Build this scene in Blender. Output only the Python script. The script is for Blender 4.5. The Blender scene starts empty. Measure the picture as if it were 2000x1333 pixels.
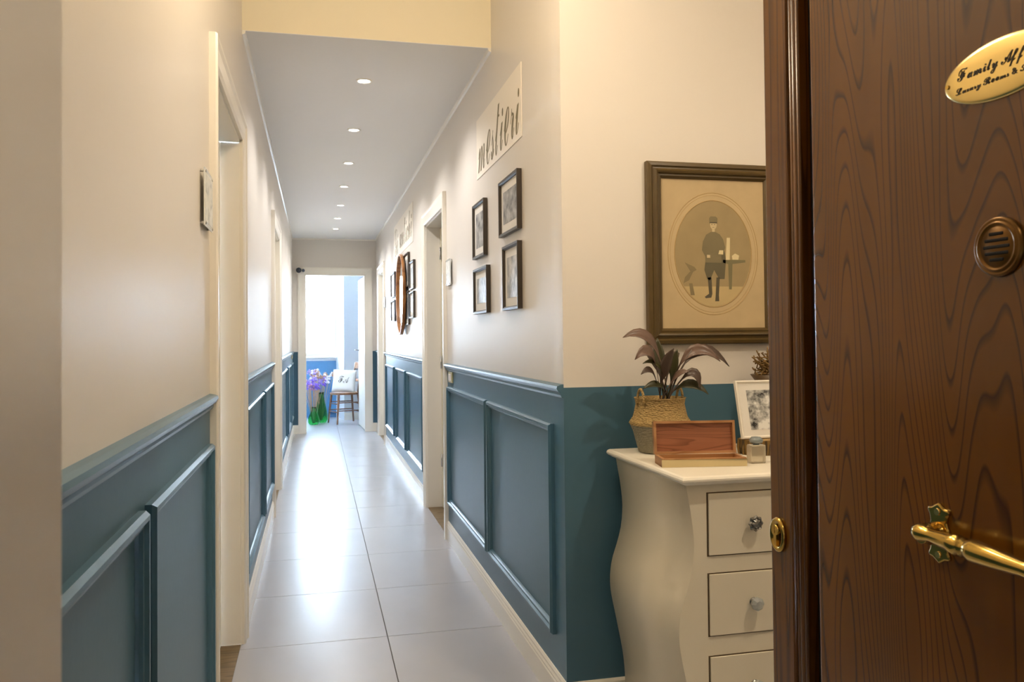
import bpy, bmesh, math, random
from mathutils import Vector, Matrix
random.seed(7)
SC = bpy.context.scene
COL = SC.collection
PI = math.pi

# ------------------------------------------------------------------ camera
YAW, PITCH, ROLL, FPX, CY = .2325013, .0199199, -.0098891, 1615.8, 626.65
H = 1.22
r0 = Vector((math.cos(YAW), -math.sin(YAW), 0)); f0 = Vector((math.sin(YAW), math.cos(YAW), 0)); up = Vector((0, 0, 1))
f2 = f0*math.cos(PITCH) + up*math.sin(PITCH); u2 = up*math.cos(PITCH) - f0*math.sin(PITCH)
r2 = r0*math.cos(ROLL) + u2*math.sin(ROLL); u3 = u2*math.cos(ROLL) - r0*math.sin(ROLL)
r2.normalize(); u3 = f2.cross(r2)*-1; u3.normalize(); f2 = u3.cross(r2); f2.normalize()
cam_d = bpy.data.cameras.new('camera'); cam = bpy.data.objects.new('camera', cam_d); COL.objects.link(cam)
m = Matrix.Identity(4)
for i, v in enumerate((r2, u3, -f2)):
    for j in range(3): m[j][i] = v[j]
m.translation = (0, 0, H)
cam.matrix_world = m
cam_d.sensor_width = 36; cam_d.lens = FPX/2000*36; cam_d.shift_y = -(666.5-CY)/2000
cam_d.clip_start = .02
cam_d.dof.use_dof = True; cam_d.dof.focus_distance = 3.0; cam_d.dof.aperture_fstop = 16
SC.camera = cam

# ------------------------------------------------------------------ world, light, exposure
W = bpy.data.worlds.new('world'); SC.world = W; W.use_nodes = True
bg = W.node_tree.nodes['Background']; bg.inputs[0].default_value = (.64, .81, 1, 1); bg.inputs[1].default_value = 90.0
SC.view_settings.view_transform = 'Standard'; SC.view_settings.look = 'None'; SC.view_settings.gamma = 1
SC.view_settings.use_curve_mapping = False
SC.view_settings.exposure = 1.38
LED_W = 15      # corridor downlights
ENTRY_W = 36    # entry downlight and the added landing spot
LED_COL = (.99, .96, .94); ENTRY_COL = (1, .84, .62)

# ------------------------------------------------------------------ materials
def lin(c):
    if isinstance(c, str): c = tuple(int(c[i:i+2], 16) for i in (0, 2, 4))
    return tuple(((v/255)/12.92 if v/255 <= .04045 else ((v/255+.055)/1.055)**2.4) for v in c) + (1,)
MATS = {}
def mat(name, col, rough=.5, metal=0, bump=0, bscale=60, var=0, vscale=8, trans=0, spec=None, emit=None, estr=0, alpha=1, ior=None, stretch=None):
    if name in MATS: return MATS[name]
    M = bpy.data.materials.new(name); M.use_nodes = True; MATS[name] = M
    nt = M.node_tree; b = nt.nodes['Principled BSDF']
    c = lin(col); b.inputs['Base Color'].default_value = c
    b.inputs['Roughness'].default_value = rough; b.inputs['Metallic'].default_value = metal
    if trans: b.inputs['Transmission Weight'].default_value = trans
    if ior: b.inputs['IOR'].default_value = ior
    if spec is not None: b.inputs['Specular IOR Level'].default_value = spec
    if emit: b.inputs['Emission Color'].default_value = lin(emit); b.inputs['Emission Strength'].default_value = estr
    tc = nt.nodes.new('ShaderNodeTexCoord'); src = tc.outputs['Object']
    if stretch:
        mp = nt.nodes.new('ShaderNodeMapping'); mp.inputs['Scale'].default_value = stretch
        nt.links.new(src, mp.inputs[0]); src = mp.outputs[0]
    if var:
        n = nt.nodes.new('ShaderNodeTexNoise'); n.inputs['Scale'].default_value = vscale; n.inputs['Detail'].default_value = 4
        nt.links.new(src, n.inputs['Vector'])
        mx = nt.nodes.new('ShaderNodeMix'); mx.data_type = 'RGBA'
        mx.inputs[6].default_value = tuple(max(0, v*(1-var)) for v in c[:3]) + (1,); mx.inputs[7].default_value = tuple(min(1, v*(1+var)) for v in c[:3]) + (1,)
        nt.links.new(n.outputs[0], mx.inputs[0]); nt.links.new(mx.outputs[2], b.inputs['Base Color'])
    if bump:
        n2 = nt.nodes.new('ShaderNodeTexNoise'); n2.inputs['Scale'].default_value = bscale; n2.inputs['Detail'].default_value = 3
        nt.links.new(src, n2.inputs['Vector'])
        bp = nt.nodes.new('ShaderNodeBump'); bp.inputs['Strength'].default_value = bump; bp.inputs['Distance'].default_value = .002
        nt.links.new(n2.outputs[0], bp.inputs['Height']); nt.links.new(bp.outputs[0], b.inputs['Normal'])
    return M

def wall_mat(name, top, low, split):
    """wall painted in two colours: blue dado below a height, off-white above"""
    M = mat(name, top, .38, bump=.12, bscale=45); nt = M.node_tree; b = nt.nodes['Principled BSDF']
    g = nt.nodes.new('ShaderNodeNewGeometry'); s = nt.nodes.new('ShaderNodeSeparateXYZ'); nt.links.new(g.outputs['Position'], s.inputs[0])
    c = nt.nodes.new('ShaderNodeMath'); c.operation = 'GREATER_THAN'; c.inputs[1].default_value = split; nt.links.new(s.outputs['Z'], c.inputs[0])
    mx = nt.nodes.new('ShaderNodeMix'); mx.data_type = 'RGBA'; mx.inputs[6].default_value = lin(low); mx.inputs[7].default_value = lin(top)
    nt.links.new(c.outputs[0], mx.inputs[0]); nt.links.new(mx.outputs[2], b.inputs['Base Color'])
    return M

def grain_mat(name, c_light, c_dark, rough, scale=(9, 9, .8), bands=20, nscale=1.0, bump=.15, sharp=(.0, .45)):
    """wood with nested flame grain: contour lines of a stretched noise field"""
    if name in MATS: return MATS[name]
    M = bpy.data.materials.new(name); M.use_nodes = True; MATS[name] = M
    nt = M.node_tree; b = nt.nodes['Principled BSDF']; b.inputs['Roughness'].default_value = rough
    tc = nt.nodes.new('ShaderNodeTexCoord'); mp = nt.nodes.new('ShaderNodeMapping'); mp.inputs['Scale'].default_value = scale
    nt.links.new(tc.outputs['Object'], mp.inputs[0])
    n = nt.nodes.new('ShaderNodeTexNoise'); n.inputs['Scale'].default_value = nscale; n.inputs['Detail'].default_value = .6; nt.links.new(mp.outputs[0], n.inputs['Vector'])
    k = nt.nodes.new('ShaderNodeMath'); k.operation = 'MULTIPLY'; k.inputs[1].default_value = bands; nt.links.new(n.outputs[0], k.inputs[0])
    fr = nt.nodes.new('ShaderNodeMath'); fr.operation = 'FRACT'; nt.links.new(k.outputs[0], fr.inputs[0])
    rp = nt.nodes.new('ShaderNodeValToRGB'); e = rp.color_ramp.elements
    e[0].position = sharp[0]; e[0].color = lin(c_dark); e[1].position = sharp[1]; e[1].color = lin(c_light)
    x = e.new(.93); x.color = lin(c_light); x = e.new(1.0); x.color = lin(c_dark)
    nt.links.new(fr.outputs[0], rp.inputs[0])
    n3 = nt.nodes.new('ShaderNodeTexNoise'); n3.inputs['Scale'].default_value = 1.3; n3.inputs['Detail'].default_value = 5; nt.links.new(mp.outputs[0], n3.inputs['Vector'])
    mx = nt.nodes.new('ShaderNodeMix'); mx.data_type = 'RGBA'; mx.blend_type = 'MULTIPLY'; mx.inputs[0].default_value = .55
    nt.links.new(rp.outputs[0], mx.inputs[6]); nt.links.new(n3.outputs['Color'] if False else n3.outputs[0], mx.inputs[7])
    nt.links.new(mx.outputs[2], b.inputs['Base Color'])
    bp = nt.nodes.new('ShaderNodeBump'); bp.inputs['Strength'].default_value = bump; bp.inputs['Distance'].default_value = .001
    nt.links.new(fr.outputs[0], bp.inputs['Height']); nt.links.new(bp.outputs[0], b.inputs['Normal'])
    return M

def photo_mat(name, dark, light, scale, seed=0., contrast=(.35, .65)):
    """old photographic print: blotchy greys"""
    if name in MATS: return MATS[name]
    M = bpy.data.materials.new(name); M.use_nodes = True; MATS[name] = M
    nt = M.node_tree; b = nt.nodes['Principled BSDF']; b.inputs['Roughness'].default_value = .35
    tc = nt.nodes.new('ShaderNodeTexCoord'); mp = nt.nodes.new('ShaderNodeMapping'); mp.inputs['Location'].default_value = (seed, seed*1.7, seed*.6)
    nt.links.new(tc.outputs['Object'], mp.inputs[0])
    n = nt.nodes.new('ShaderNodeTexNoise'); n.inputs['Scale'].default_value = scale; n.inputs['Detail'].default_value = 6; n.inputs['Roughness'].default_value = .6
    nt.links.new(mp.outputs[0], n.inputs['Vector'])
    rp = nt.nodes.new('ShaderNodeValToRGB'); e = rp.color_ramp.elements
    e[0].position, e[1].position = contrast; e[0].color = lin(dark); e[1].color = lin(light)
    nt.links.new(n.outputs[0], rp.inputs[0]); nt.links.new(rp.outputs[0], b.inputs['Base Color'])
    return M

OFFWHITE, BLUE = 'e0d9d0', '466a7d'
M_wall = wall_mat('paint_two_tone', OFFWHITE, BLUE, 1.055)
M_plain = mat('paint_plain', OFFWHITE, .5, bump=.1, bscale=45)
M_blue = mat('paint_blue', BLUE, .33)
M_white = mat('lacquer_white', 'efe9dd', .28)
M_ceil = mat('ceiling_white', 'efeeec', .7)
M_door = mat('door_cream', 'e6dcc0', .35)
M_tile = mat('tile_grey', 'acadb4', .27, spec=.75, var=.05, vscale=3, bump=.03, bscale=150)
M_grout = mat('grout', '5f5c5a', .8)
M_wood_thr = grain_mat('threshold_wood', '8a7350', '6f5836', .45, (2, 12, 2), 8)
M_brown = grain_mat('brown_door_wood', '7c4c10', '4e2c08', .22, (1.0, 8.5, .95), 34, 1.0, .05, (.0, .20))
M_brown2 = grain_mat('brown_strip_wood', '7a4c14', '58340e', .25, (30, 30, .8), 8, 1.0, .08)
M_brass = mat('brass', 'c2a052', .16, 1)
M_goldp = mat('plate_brass', 'e2c67e', .22, 1)
M_ink = mat('dark_ink', '2e2413', .6)
M_dark = mat('dark_gap', '0a0705', .9)
M_cream = mat('chest_paint', 'e6dcc6', .42, var=.03, vscale=5, bump=.05, bscale=30)
M_frame_old = mat('old_frame_wood', '54421f', .35, var=.25, vscale=30)
M_frame_dk = mat('frame_dark', '3a3128', .4)
M_matb = mat('mat_board', 'e8e4dc', .7)
M_chair = grain_mat('chair_wood', '8f6140', '6b4426', .4, (8, 8, 1.5), 8)
M_chrome = mat('chrome', 'd8d8d8', .12, 1)
M_glassg = mat('green_glass', '6fd48c', .05, trans=1, ior=1.3)
M_glass = mat('clear_glass', 'ffffff', .02, trans=1, ior=1.45)
M_fabric = mat('cushion_white', 'f0ece6', .9, bump=.2, bscale=400)

# ------------------------------------------------------------------ mesh helpers
ident = lambda u, v, w: (u, v, w)
class MB:
    def __init__(s, fn=None): s.v = []; s.f = []; s.mi = []; s.sm = []; s.fn = fn or ident
    def add(s, vs, fs, mi=0, smooth=False):
        o = len(s.v); s.v += [s.fn(*p) for p in vs]
        for f in fs: s.f.append([i+o for i in f]); s.mi.append(mi); s.sm.append(smooth)
        return s
    def box(s, a0, a1, b0, b1, c0, c1, mi=0):
        vs = [(x, y, z) for x in (a0, a1) for y in (b0, b1) for z in (c0, c1)]
        return s.add(vs, [(0, 1, 3, 2), (4, 6, 7, 5), (0, 4, 5, 1), (2, 3, 7, 6), (0, 2, 6, 4), (1, 5, 7, 3)], mi)
    def bar(s, p, q, w, t, mi=0):
        """square bar between two points"""
        p, q = Vector(p), Vector(q); d = (q-p).normalized(); a = d.cross(Vector((0, 0, 1)) if abs(d.z) < .9 else Vector((1, 0, 0))).normalized(); b = d.cross(a)
        vs = [tuple(e + a*i*w/2 + b*j*t/2) for e in (p, q) for i, j in ((-1, -1), (1, -1), (1, 1), (-1, 1))]
        return s.add(vs, [(0, 1, 2, 3), (7, 6, 5, 4)] + [(i, (i+1) % 4, (i+1) % 4+4, i+4) for i in range(4)], mi)
    def rings(s, rings, closed_ring=True, cap=True, mi=0, smooth=True, loop=False):
        n = len(rings[0]); vs = [p for r in rings for p in r]; fs = []
        R_ = len(rings)
        for i in range(R_ if loop else R_-1):
            for j in range(n if closed_ring else n-1):
                a, b = i*n+j, i*n+(j+1) % n; c, d = ((i+1) % R_)*n+(j+1) % n, ((i+1) % R_)*n+j
                fs.append((a, b, c, d))
        s.add(vs, fs, mi, smooth)
        if cap and not loop: s.add(rings[0], [tuple(range(n))[::-1]], mi); s.add(rings[-1], [tuple(range(n))], mi)
        return s
    def lathe(s, prof, c=(0, 0, 0), axis='z', seg=24, mi=0, cap=True):
        rs = []
        for r, h in prof:
            ring = []
            for k in range(seg):
                a = 2*PI*k/seg; x, y = r*math.cos(a), r*math.sin(a)
                p = {'z': (x, y, h), 'x': (h, x, y), 'y': (x, h, y)}[axis]
                ring.append((c[0]+p[0], c[1]+p[1], c[2]+p[2]))
            rs.append(ring)
        return s.rings(rs, mi=mi, cap=cap)
    def tube(s, path, rad, seg=8, mi=0, cap=True, loop=False):
        path = [Vector(p) for p in path]; n = len(path); rs = []; prev = None
        for i, p in enumerate(path):
            d = (path[(i+1) % n]-path[i-1]) if loop else (path[min(i+1, n-1)]-path[max(i-1, 0)])
            d.normalize()
            if prev is None: a = d.cross(Vector((0, 0, 1)) if abs(d.z) < .9 else Vector((1, 0, 0))).normalized()
            else: a = (prev - d*prev.dot(d)).normalized()
            prev = a; b = d.cross(a); r = rad(i/(n-1)) if callable(rad) else rad
            rs.append([tuple(p + a*r*math.cos(2*PI*k/seg) + b*r*math.sin(2*PI*k/seg)) for k in range(seg)])
        return s.rings(rs, mi=mi, cap=cap, loop=loop)
    def frame(s, u0, u1, v0, v1, prof, mi=0, smooth=False):
        """mitred rectangular moulding; prof = [(inward, height)]"""
        rs = []
        for d, w in prof: rs.append([(u0+d, v0+d, w), (u1-d, v0+d, w), (u1-d, v1-d, w), (u0+d, v1-d, w)])
        return s.rings(rs, loop=True, mi=mi, smooth=smooth)
    def casing(s, u0, u1, v1, prof, v0=0, mi=0):
        """door casing on three sides; prof = [(outward, height)]"""
        rs = []
        for d, w in prof: rs.append([(u0-d, v0, w), (u0-d, v1+d, w), (u1+d, v1+d, w), (u1+d, v0, w)])
        n = len(rs); s.rings(rs, closed_ring=False, cap=False, loop=True, mi=mi, smooth=False)
        s.add([r[0] for r in rs], [tuple(range(n))], mi); return s.add([r[3] for r in rs], [tuple(range(n))], mi)
    def strip(s, a, b, prof, mi=0):
        """moulding run along u from a to b; prof = [(v, w)]"""
        return s.rings([[(a, v, w) for v, w in prof], [(b, v, w) for v, w in prof]], mi=mi, smooth=False)
    def poly(s, pts, w0, w1, mi=0):
        """prism from a 2d outline"""
        n = len(pts)
        return s.add([(p[0], p[1], w) for w in (w0, w1) for p in pts], [tuple(range(n))[::-1], tuple(range(n, 2*n))] + [(i, (i+1) % n, (i+1) % n+n, i+n) for i in range(n)], mi)
    def flat(s, pts, w, mi=0):
        return s.add([(p[0], p[1], w) for p in pts], [tuple(range(len(pts)))], mi)
    def build(s, name, mats, parent=None, origin=None, bevel=0, bseg=2, sub=0):
        if not isinstance(mats, (list, tuple)): mats = [mats]
        o0 = wloc(parent) if parent is not None else Vector((0, 0, 0))
        me = bpy.data.meshes.new(name)
        if origin is None:
            xs = [Vector(p) for p in s.v]
            lo = Vector((min(p.x for p in xs), min(p.y for p in xs), min(p.z for p in xs))); hi = Vector((max(p.x for p in xs), max(p.y for p in xs), max(p.z for p in xs)))
            origin = Vector(((lo.x+hi.x)/2, (lo.y+hi.y)/2, lo.z))
        origin = Vector(origin)
        me.from_pydata([tuple(Vector(p)-origin) for p in s.v], [], s.f)
        for i, p in enumerate(me.polygons): p.material_index = s.mi[i]; p.use_smooth = s.sm[i]
        bm = bmesh.new(); bm.from_mesh(me); bmesh.ops.remove_doubles(bm, verts=bm.verts, dist=1e-6); bmesh.ops.recalc_face_normals(bm, faces=bm.faces)
        bm.to_mesh(me); bm.free()
        for m_ in mats: me.materials.append(m_)
        o = bpy.data.objects.new(name, me); COL.objects.link(o); o.location = origin - o0
        if parent is not None: o.parent = parent
        if bevel:
            md = o.modifiers.new('bevel', 'BEVEL'); md.width = bevel; md.segments = bseg; md.limit_method = 'ANGLE'; md.angle_limit = .6
        if sub:
            md = o.modifiers.new('sub', 'SUBSURF'); md.levels = sub; md.render_levels = sub
        return o
def wloc(o):
    v = Vector(o.location)
    while o.parent is not None: o = o.parent; v += Vector(o.location)
    return v
def tag(o, label=None, cat=None, group=None, kind=None):
    if label: o['label'] = label
    if cat: o['category'] = cat
    if group: o['group'] = group
    if kind: o['kind'] = kind
    return o
def thing(name, loc, label, cat, group=None):
    o = bpy.data.objects.new(name, None); o.empty_display_size = .05; COL.objects.link(o); o.location = loc
    return tag(o, label, cat, group)
def struct(name, mb, mats, label=None, **k):
    return tag(mb.build(name, mats, **k), label, kind='structure')
def copy_tree(o, parent=None):
    c = o.copy(); COL.objects.link(c); c.parent = parent
    for ch in list(o.children): copy_tree(ch, c)
    return c

# wall coordinate frames: (u along wall, v up, w out of the wall)
XL, XR, YP, YE = -.298, .775, 2.56, 11.03
on_left = lambda u, v, w: (XL+w, u, v)
on_right = lambda u, v, w: (XR-w, u, v)
on_port = lambda u, v, w: (u, YP-w, v)
on_end = lambda u, v, w: (u, YE-w, v)

def text_mesh(body, name, fn, u0, u1, v_base, height, w, material, parent, shear=0, depth=.0006, flip=False, thin=0):
    """flat raised lettering; u0->u1 reading direction, height = full glyph height"""
    c = bpy.data.curves.new('lettering', 'FONT'); c.body = body; c.shear = shear; c.resolution_u = 3; c.offset = thin
    t = bpy.data.objects.new('lettering', c); COL.objects.link(t)
    me = bpy.data.meshes.new_from_object(t.evaluated_get(bpy.context.evaluated_depsgraph_get()))
    xs = [v.co.x for v in me.vertices]; ys = [v.co.y for v in me.vertices]
    x0, x1, y0, y1 = min(xs), max(xs), min(ys), max(ys)
    mb = MB(fn)
    vs = [(u0 + (v.co.x-x0)/(x1-x0)*(u1-u0), v_base + (v.co.y-y0)/(y1-y0)*height, w) for v in me.vertices]
    mb.add(vs, [tuple(p.vertices) for p in me.polygons])
    bpy.data.objects.remove(t); bpy.data.curves.remove(c); bpy.data.meshes.remove(me)
    o = mb.build(name, material, parent)
    md = o.modifiers.new('solid', 'SOLIDIFY'); md.thickness = depth; md.offset = 0
    return o

# ------------------------------------------------------------------ floor with single tiles
TP = .66; TX0, TY0 = .278, 3.44
fl = struct('floor', MB().box(-1.2, 2.5, -1.6, 13.4, -.10, -.004), M_grout, 'grey porcelain tile floor running down the corridor', origin=(0, 0, 0))
tile_me = None
for i in range(-1, 3):
    for j in range(-5, 15):
        x0, y0 = TX0+TP*i, TY0+TP*j
        if i >= 1 and y0 > YP and y0 < YE: continue
        g = .0015
        if tile_me is None:
            t = MB().box(x0+g, x0+TP-g, y0+g, y0+TP-g, -.010, 0).build('tile', M_tile, fl, origin=(x0+TP/2, y0+TP/2, 0), bevel=.0012)
            tile_me = t.data
        else:
            t = bpy.data.objects.new('tile', tile_me); COL.objects.link(t); t.parent = fl; t.location = (x0+TP/2, y0+TP/2, 0)
            md = t.modifiers.new('bevel', 'BEVEL'); md.width = .0012; md.segments = 2

# ------------------------------------------------------------------ walls
DH = 2.03   # door opening height
ENTRY_H, COR_H, YB = 3.0, 2.525, 3.63
def wall_with_doors(fn, a, b, doors, h, th):
    mb = MB(fn); u = a
    for d0, d1 in doors:
        mb.box(u, d0, 0, h, -th, 0); mb.box(d0, d1, DH, h, -th, 0); u = d1
    mb.box(u, b, 0, h, -th, 0); return mb
LDOORS = [(2.60, 3.50), (6.00, 6.98)]
RDOORS = [(5.07, 5.95), (9.68, 10.52)]
w_left = struct('wall_left', wall_with_doors(on_left, .40, YE, LDOORS, ENTRY_H, .12), M_wall, 'left corridor wall, off-white above a blue panelled dado')
w_right = struct('wall_right', wall_with_doors(on_right, YP, YE, RDOORS, ENTRY_H, .12), M_wall, 'right corridor wall, off-white above a blue panelled dado')
w_port = struct('wall_portrait', MB(on_port).box(XR+.12, 2.4, 0, ENTRY_H, -.12, 0), M_wall, 'wall behind the white chest, off-white above blue')
w_side = struct('wall_side', MB().box(2.4, 2.52, .4, YP+.12, 0, ENTRY_H), M_wall, 'side wall of the entrance')
EO0, EO1 = -.14, .63     # opening in the end wall
me_ = MB(on_end); me_.box(XL-.12, EO0, 0, COR_H+.1, -.1, 0); me_.box(EO1, XR+.12, 0, COR_H+.1, -.1, 0); me_.box(EO0, EO1, 2.06, COR_H+.1, -.1, 0)
w_end = struct('wall_end', me_, M_wall, 'end wall of the corridor around the bright doorway')
# entrance wall with the doorway the photograph is taken from
mw = MB(); mw.box(-1.2, -.109, .08, .40, 0, ENTRY_H); mw.box(.80, 2.52, .08, .40, 0, ENTRY_H); mw.box(-.109, .80, .08, .40, 2.16, ENTRY_H)
struct('wall_entrance', mw, M_plain, 'beige plaster reveal of the entrance doorway at the left edge')
# landing outside
ml = MB(); ml.box(-1.2, -1.1, -1.6, .08, 0, ENTRY_H); ml.box(2.42, 2.52, -1.6, .08, 0, ENTRY_H); ml.box(-1.2, 2.52, -1.7, -1.6, 0, ENTRY_H)
struct('wall_landing', ml, M_plain, 'plain walls of the landing outside')
struct('ceiling_entrance', MB().box(-1.2, 2.52, -1.7, YB, ENTRY_H, ENTRY_H+.1), M_ceil, 'high ceiling of the entrance')
struct('ceiling', MB().box(XL, XR, YB+.0005, YE, COR_H, COR_H+.002), M_ceil, 'lowered white corridor ceiling with recessed spotlights')
struct('wall_bulkhead', MB().box(XL, XR, YB, YB+.08, COR_H+.002, ENTRY_H), mat('bulkhead_cream', 'efe4c8', .55), 'cream bulkhead where the corridor ceiling drops')

# crown edge along the lowered ceiling
cp = [(COR_H, 0), (COR_H, .014), (COR_H-.012, .010), (COR_H-.016, 0)]
struct('trim_1', MB(on_left).strip(YB+.001, YE, cp), M_white, 'thin white edge trim between left wall and ceiling')
struct('trim_2', MB(on_right).strip(YB+.001, YE, cp), M_white, 'thin white edge trim between right wall and ceiling')
struct('trim_3', MB(on_end).strip(XL, XR, cp), M_white, 'thin white edge trim above the end doorway')

# chair rails, baseboards, panel mouldings
rail_p = [(1.022, 0), (1.022, .006), (1.030, .010), (1.036, .010), (1.042, .018), (1.052, .024), (1.060, .022), (1.064, .012), (1.066, 0)]
bb_p = [(0, 0), (0, .013), (.078, .013), (.084, .010), (.090, .012), (.098, .008), (.104, .008), (.112, .003), (.112, 0)]
CW = .085
def runs(a, b, doors, cw=CW):
    out = []; u = a
    for d0, d1 in doors: out.append((u, d0-cw)); u = d1+cw
    out.append((u, b)); return out
k = 4
for side, fn, a, b, doors in (('left', on_left, .40, YE, LDOORS), ('right', on_right, YP, YE, RDOORS)):
    mb = MB(fn)
    for p, q in runs(a, b, doors): mb.strip(p, q, bb_p)
    struct('baseboard_'+side, mb, M_white, 'white moulded baseboard along the %s corridor wall' % side)
    for ri, (p, q) in enumerate(runs(a, b, doors)):
        if q-p < .15: continue
        struct('trim_%d' % k, MB(fn).strip(p, q, rail_p), M_blue, 'blue moulded chair rail on the %s corridor wall, %s' % (side, ('nearest length', 'second length', 'farthest length')[ri])); k += 1
struct('baseboard_portrait', MB(on_port).strip(XR, 2.4, bb_p), M_white, 'white baseboard under the portrait wall')
mb = MB(on_end); mb.strip(XL, EO0-.085, bb_p); mb.strip(EO1+.085, XR, bb_p)
struct('baseboard_end', mb, M_white, 'short white baseboards beside the end doorway')
pm = [(0, 0), (0, .012), (.006, .020), (.014, .020), (.020, .013), (.026, .012), (.030, .006), (.032, 0)]
for fn, w, lst in ((on_right, w_right, [(2.675, 3.735), (3.775, 4.92), (6.13, 7.20), (7.38, 8.20), (8.48, 9.46)]),
                   (on_left, w_left, [(.72, 1.535), (1.586, 2.47), (3.67, 4.80), (4.90, 5.86), (7.12, 8.60), (8.95, 10.0), (10.15, 10.85)])):
    for a, b in lst:
        o = MB(fn).frame(a, b, .226, .928, pm).build('panel_moulding', M_blue, w)

# ------------------------------------------------------------------ inner doors
cas_p = [(0, -.005), (0, .012), (.012, .018), (.060, .018), (.070, .024), (.082, .024), (.085, .018), (.085, -.0)]
def inner_door(n, fn, d0, d1, label, closed=True, leaf_w=-.075):
    mb = MB(fn); mb.casing(d0, d1, DH, cas_p)
    o = struct('door_%d' % n, mb, M_white, label)
    j = MB(fn); t = .012
    j.box(d0, d0+t, 0, DH, -.12, 0); j.box(d1-t, d1, 0, DH, -.12, 0); j.box(d0, d1, DH-t, DH, -.12, 0)
    j.build('jamb', M_white, o)
    if closed:
        lf = MB(fn).box(d0+t+.003, d1-t-.003, .006, DH-t-.003, leaf_w-.042, leaf_w).build('leaf', M_door, o, bevel=.003)
        h = MB(fn); hz = 1.02; hu = d0+.075
        h.box(hu-.02, hu+.02, hz-.11, hz+.06, leaf_w, leaf_w+.006)
        h.tube([(hu, hz, leaf_w+.004), (hu, hz, leaf_w+.045), (hu+.012, hz, leaf_w+.052), (hu+.11, hz, leaf_w+.052)], .008)
        h.build('handle', M_chrome, lf)
    MB(fn).box(d0, d1, -.003, .004, -.12, -.001).build('threshold', M_wood_thr, o)
    return o
inner_door(2, on_left, *LDOORS[0], 'cream door in white casing, nearest on the left wall')
inner_door(3, on_left, *LDOORS[1], 'cream door in white casing, farther along the left wall')
d4 = inner_door(4, on_right, *RDOORS[0], 'white cased doorway with door ajar on the right wall', closed=False)
inner_door(5, on_right, *RDOORS[1], 'white cased door at the far end of the right wall')
# the open leaf of door 4 swings into a dark room
lf = MB().box(XR+.10, XR+.92, RDOORS[0][1]-.060, RDOORS[0][1]-.016, .006, DH-.02).build('leaf', M_door, d4, bevel=.003)
hg = MB()
for z in (.30, 1.0, 1.78): hg.lathe([(.007, z), (.007, z+.09)], (XR+.095, RDOORS[0][1]-.062, 0), seg=10)
hg.build('hinge', M_chrome, lf)
ms = MB(); a, b = RDOORS[0]
ms.box(XR+.12, 2.3, a-.6, a-.5, 0, 2.6); ms.box(XR+.12, 2.3, b+.3, b+.4, 0, 2.6); ms.box(2.3, 2.4, a-.6, b+.4, 0, 2.6); ms.box(XR+.12, 2.4, a-.6, b+.4, 2.6, 2.7); ms.box(XR+.12, 2.4, a-.6, b+.4, -.1, 0)
struct('wall_side_room', ms, M_plain, 'unlit room behind the doorway on the right')

# end doorway: casing, jamb, open leaf
end_cas = struct('door_6', MB(on_end).casing(EO0, EO1, 2.06, [(0, -.005), (0, .014), (.07, .020), (.09, .020), (.09, 0)]), M_white, 'white cased doorway at the end of the corridor with its door open')
j = MB(on_end); j.box(EO0, EO0+.012, 0, 2.06, -.1, 0); j.box(EO1-.012, EO1, 0, 2.06, -.1, 0); j.box(EO0, EO1, 2.048, 2.06, -.1, 0)
j.build('jamb', M_white, end_cas)
lf = MB().add([(.618, 11.14, z) for z in (.01, 2.04)] + [(.580, 11.90, z) for z in (.01, 2.04)] + [(.660, 11.14, z) for z in (.01, 2.04)] + [(.622, 11.90, z) for z in (.01, 2.04)],
              [(0, 2, 3, 1), (4, 5, 7, 6), (0, 1, 5, 4), (2, 6, 7, 3), (0, 4, 6, 2), (1, 3, 7, 5)]).build('leaf', M_white, end_cas, bevel=.003)
h = MB(); h.lathe([(.024, -.004), (.024, .006), (.010, .008), (.010, .05)][::1], (.585, 11.83, 1.06), axis='x', seg=14)
h.tube([(.584, 11.83, 1.06), (.535, 11.83, 1.06), (.530, 11.81, 1.06), (.536, 11.72, 1.06)], .008)
h.build('handle', M_chrome, lf)

# ------------------------------------------------------------------ far room
YW = 13.2
fm = MB(); WX0, WX1, WZ0, WZ1 = -1.05, .26, .96, 2.5
fm.box(-1.2, WX0, YW, YW+.25, 0, 2.8); fm.box(WX1, .32, YW, YW+.25, 0, 2.8); fm.box(WX0, WX1, YW, YW+.25, 0, WZ0); fm.box(WX0, WX1, YW, YW+.25, WZ1, 2.8)
struct('wall_far_window', fm, wall_mat('far_paint', 'dfe2e6', '3f6f96', .88), 'far room wall with the bright window above a blue dado')
struct('wall_far_pier', MB().add([(x, y, z) for z in (0, 2.8) for x, y in ((.30, YW), (.405, 12.69), (1.4, 12.69), (1.4, YW+.2), (.30, YW+.2))],
       [(0, 4, 3, 2, 1), (5, 6, 7, 8, 9)] + [(i, (i+1) % 5, (i+1) % 5+5, i+5) for i in range(5)]), mat('far_white', 'c6cacf', .5), 'pale pier beside the far window')
fs = MB(); fs.box(-1.3, -1.2, YE+.1, YW+.25, 0, 2.8); fs.box(1.4, 1.5, YE+.1, YW, 0, 2.8); fs.box(-1.3, XL-.12, YE, YE+.1, 0, 2.8); fs.box(XR+.12, 1.5, YE, YE+.1, 0, 2.8); fs.box(XL-.12, XR+.12, YE, YE+.1, COR_H+.1, 2.8)
struct('wall_far_sides', fs, mat('far_white', 'c6cacf', .5), 'pale side walls of the far room')
struct('ceiling_far', MB().box(-1.3, 1.5, YE, YW+.25, 2.8, 2.9), M_ceil, 'ceiling of the far room')
struct('baseboard_far', MB(lambda u, v, w: (u, 12.69-w, v)).strip(.405, 1.4, bb_p), M_white, 'white baseboard under the pale pier')
to_win = lambda u, v, w: (u, YW+.10-w, v)
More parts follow.
